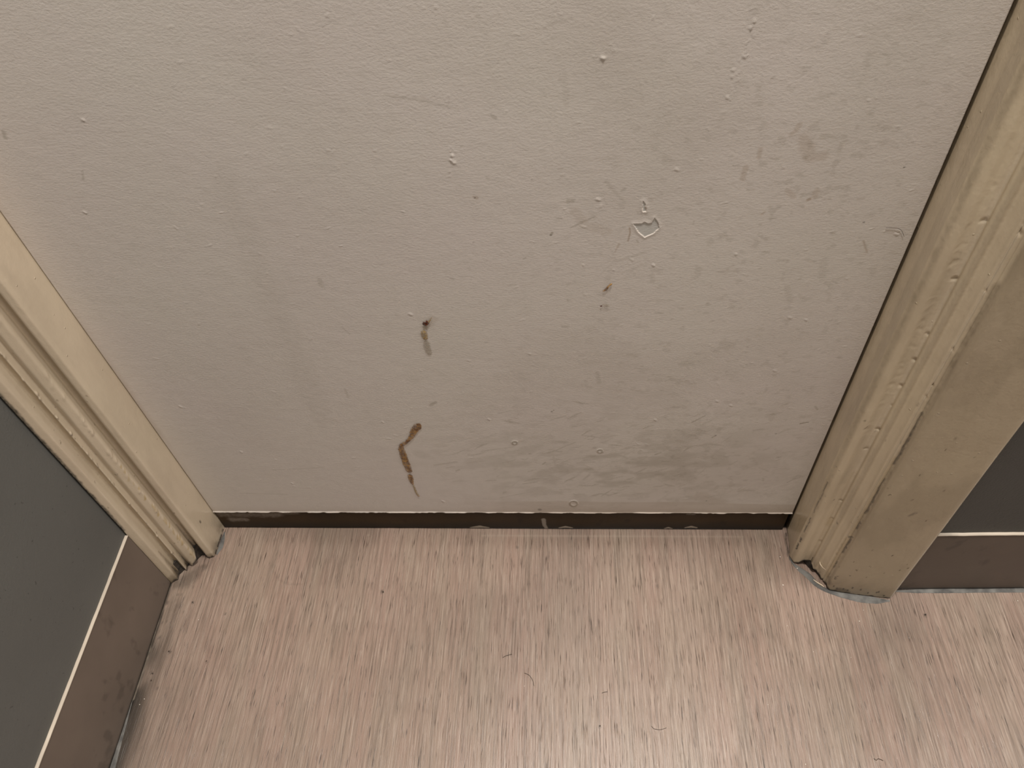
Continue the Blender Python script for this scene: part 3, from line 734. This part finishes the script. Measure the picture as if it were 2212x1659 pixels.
# ------------------------------------------------------------------ sealant beads
def bead(name, path, widths, mat, parent, h=.0008, seed=1):
    """flattened bead lying on the floor along photo-floor points"""
    p = np.array([fp(u, v) for u, v in path]); t = np.arange(len(p)); tt = np.linspace(0, len(p) - 1, (len(p) - 1) * 16 + 1)
    x = np.interp(tt, t, p[:, 0]); y = np.interp(tt, t, p[:, 1]); w = np.interp(tt, t, widths)
    k = np.ones(9) / 9; x[4:-4] = np.convolve(x, k, 'valid'); y[4:-4] = np.convolve(y, k, 'valid')
    dx, dy = np.gradient(x), np.gradient(y); L = np.hypot(dx, dy) + 1e-9; al = np.cumsum(L)
    P = np.zeros((9, len(tt), 3))
    for j, q in enumerate(np.linspace(-1, 1, 9)):
        o_ = q * w * (1 + .22 * (fbm(al * 120, al * 0 + (q > 0), seed, 3) - .5))
        P[j] = np.stack([x - dy / L * o_, y + dx / L * o_, h * np.sqrt(max(0, 1 - q * q)) * (.7 + .6 * fbm(al * 90, al * 0, seed + 3, 2)) + 0 * x], -1)
    return mesh_grid(name, P, mat, parent, flip=True)
bead('sealant_bead', [(1706, 1205), (1712, 1217), (1728, 1230), (1745, 1243), (1760, 1259), (1778, 1272), (1800, 1281), (1850, 1292), (1890, 1297), (1922, 1298)],
     [.0008, .0012, .0035, .0045, .004, .003, .003, .0055, .005, .001], SEAL, t2, seed=3)['label'] = 'grey sealant around the foot'
bead('sealant_bead', [(1930, 1277), (1980, 1277), (2050, 1276), (2130, 1276), (2212, 1275)], [.001, .0028, .0034, .0028, .0034], SEAL, bpy.data.objects['baseboard_right'], seed=5)['label'] = 'grey sealant line at the floor'
bead('sealant_bead', [(485, 1150), (481, 1165), (477, 1182), (468, 1198)], [.001, .003, .0036, .001], SEAL, t1, seed=7)['label'] = 'grey sealant beside the foot'
bead('sealant_bead', [(288, 1500), (272, 1560), (256, 1605), (241, 1659), (220, 1725)], [.0008, .0020, .004, .005, .005], SEAL, bpy.data.objects['baseboard_left'], seed=9)['label'] = 'grey sealant line at the floor'

# ------------------------------------------------------------------ loose hairs and grit
HAIR = M('dark_hair', .5); HAIR.color(HAIR.mix(HAIR.noise(400), (.05, .035, .025), (.10, .07, .05))); HAIR = HAIR.m
GRIT = M('pale_grit', .3); GRIT.color(GRIT.mix(GRIT.noise(900), (.7, .62, .52), (.85, .8, .72))); GRIT = GRIT.m
CRUMB = M('dark_crumb', .7); CRUMB.color(CRUMB.mix(CRUMB.noise(900), (.03, .02, .015), (.08, .055, .04))); CRUMB = CRUMB.m
def spline(pts, n=24):
    p = np.array(pts, float); t = np.arange(len(p)); tt = np.linspace(0, len(p) - 1, n)
    q = np.stack([np.interp(tt, t, p[:, k]) for k in range(3)], 1)
    for _ in range(4): q[1:-1] = (q[:-2] + 2 * q[1:-1] + q[2:]) / 4
    return q
def hair(pts, r, label, group=None, conv=None):
    q = spline([conv(u, v) for u, v in pts]); c0 = q[len(q) // 2].copy()
    o = tube('hair_strand', q - c0, r, HAIR); o.location = c0
    o['label'] = label; o['category'] = 'hair'
    if group: o['group'] = group
    return o
hair([(1914, 492), (1928, 492), (1941, 493), (1949, 499), (1953, 511)], .00016, 'short bent dark hair stuck to the white door beside the right casing', conv=lambda u, v: on_y(u, v, -.0008))
fl_ = lambda u, v: on_floor(u, v, .0006)
hair([(1086, 1420), (1094, 1416), (1106, 1413)], .00035, 'tiny dark hair on the floor, left of centre below the door', conv=fl_)
hair([(1133, 1454), (1142, 1457), (1150, 1467), (1154, 1482)], .00028, 'curved hair on the floor just in front of a tiny dark one', conv=fl_)
hair([(1300, 1497), (1306, 1495), (1312, 1494)], .00030, 'very short hair on the pale middle of the floor', conv=fl_)
hair([(1407, 1568), (1412, 1574), (1425, 1577), (1440, 1572)], .00022, 'thin curled hair near the bottom middle of the floor', conv=fl_)
hair([(1888, 1638), (1893, 1643), (1897, 1638), (1908, 1643)], .00030, 'kinked hair at the bottom right of the floor', conv=fl_)

def crumb(name, u, v, r, mat, label, cat, group, seed, z=0):
    rr = np.random.default_rng(seed); V = []; n, mth = 6, 4
    for i in range(mth + 1):
        ph = math.pi * i / mth
        for j in range(n):
            th = 2 * math.pi * j / n; k = r * (.7 + .6 * rr.random())
            V.append((k * math.sin(ph) * math.cos(th), k * math.sin(ph) * math.sin(th), r * .6 + k * .6 * math.cos(ph)))
    Fc = [(i * n + j, i * n + (j + 1) % n, (i + 1) * n + (j + 1) % n, (i + 1) * n + j) for i in range(mth) for j in range(n)]
    o = mesh_poly(name, V, Fc, mat); o.location = on_floor(u, v, z)
    o['label'] = label; o['category'] = cat; o['group'] = group
    return o
for i, (u, v, r, w) in enumerate([
        (1685, 1203, .0008, 'left of the broken right casing foot'), (1691, 1264, .0009, 'in front of the broken right casing foot'),
        (1722, 1228, .0009, 'on the sealant at the right casing foot'), (1757, 1408, .0006, 'well in front of the right casing'),
        (1700, 1352, .0005, 'forward of the right casing, left of its face'), (1856, 1342, .0007, 'in front of the flat foot of the right casing'),
        (1865, 1318, .0005, 'close under the flat foot of the right casing'), (2198, 1298, .0008, 'by the right baseboard at the photo edge'),
        (312, 1510, .0006, 'beside the left baseboard, upper of a close pair'), (302, 1522, .0006, 'beside the left baseboard, lower of a close pair'),
        (429, 1339, .0006, 'in front of the left casing foot'), (1133, 1482, .0005, 'beside the curved hair near the centre'),
        (1838, 1420, .0005, 'well forward of the right casing face'), (1659, 1522, .0005, 'on the glossy right part'),
        (1740, 1651, .0006, 'at the photo bottom, right of centre')]):
    crumb('grit_grain', u, v, r, GRIT, 'pale grit grain on the floor ' + w, 'grit', 'pale grit on the floor', 600 + i)
for i, (u, v, r, w) in enumerate([
        (365, 1407, .0011, 'beside the far end of the left baseboard'), (828, 1279, .0011, 'left of centre below the door'),
        (330, 1455, .0012, 'against the left baseboard, upper of two'), (1999, 1328, .0012, 'in front of the right baseboard'),
        (416, 1301, .0009, 'in front of the left casing foot'), (446, 1428, .0007, 'some way right of the left baseboard'),
        (1296, 1568, .0008, 'near the bottom middle'), (327, 1470, .0010, 'against the left baseboard, lower of two')]):
    crumb('dirt_crumb', u, v, r, CRUMB, 'dark dirt crumb on the floor ' + w, 'dirt', 'dark dirt crumbs on the floor', 700 + i)

# ceiling lamps (out of shot), the far pair added for side light: a shallow frame round each light
RIM = M('lamp_frame_metal', .4); RIM.color((.7, .69, .66)); RIM = RIM.m
for k, lx in enumerate((0.10, 0.88, 1.70, 2.50)):
    t = bpy.data.objects.new('ceiling_lamp', None); COL.objects.link(t); t.location = (lx, -.36, CEIL)
    t['label'] = ('square recessed ceiling lamp above the door', 'square recessed ceiling lamp right of the door', 'added square side light lamp further along the corridor', 'added square side light lamp at the corridor end')[k]
    t['category'] = 'lamp'; t['group'] = 'corridor ceiling lamps'
    for a, b in (((-.13, -.13), (.13, -.115)), ((-.13, .115), (.13, .13)), ((-.13, -.115), (-.115, .115)), ((.115, -.115), (.13, .115))):
        box('frame', (a[0], a[1], -.03), (b[0], b[1], 0), RIM, t)
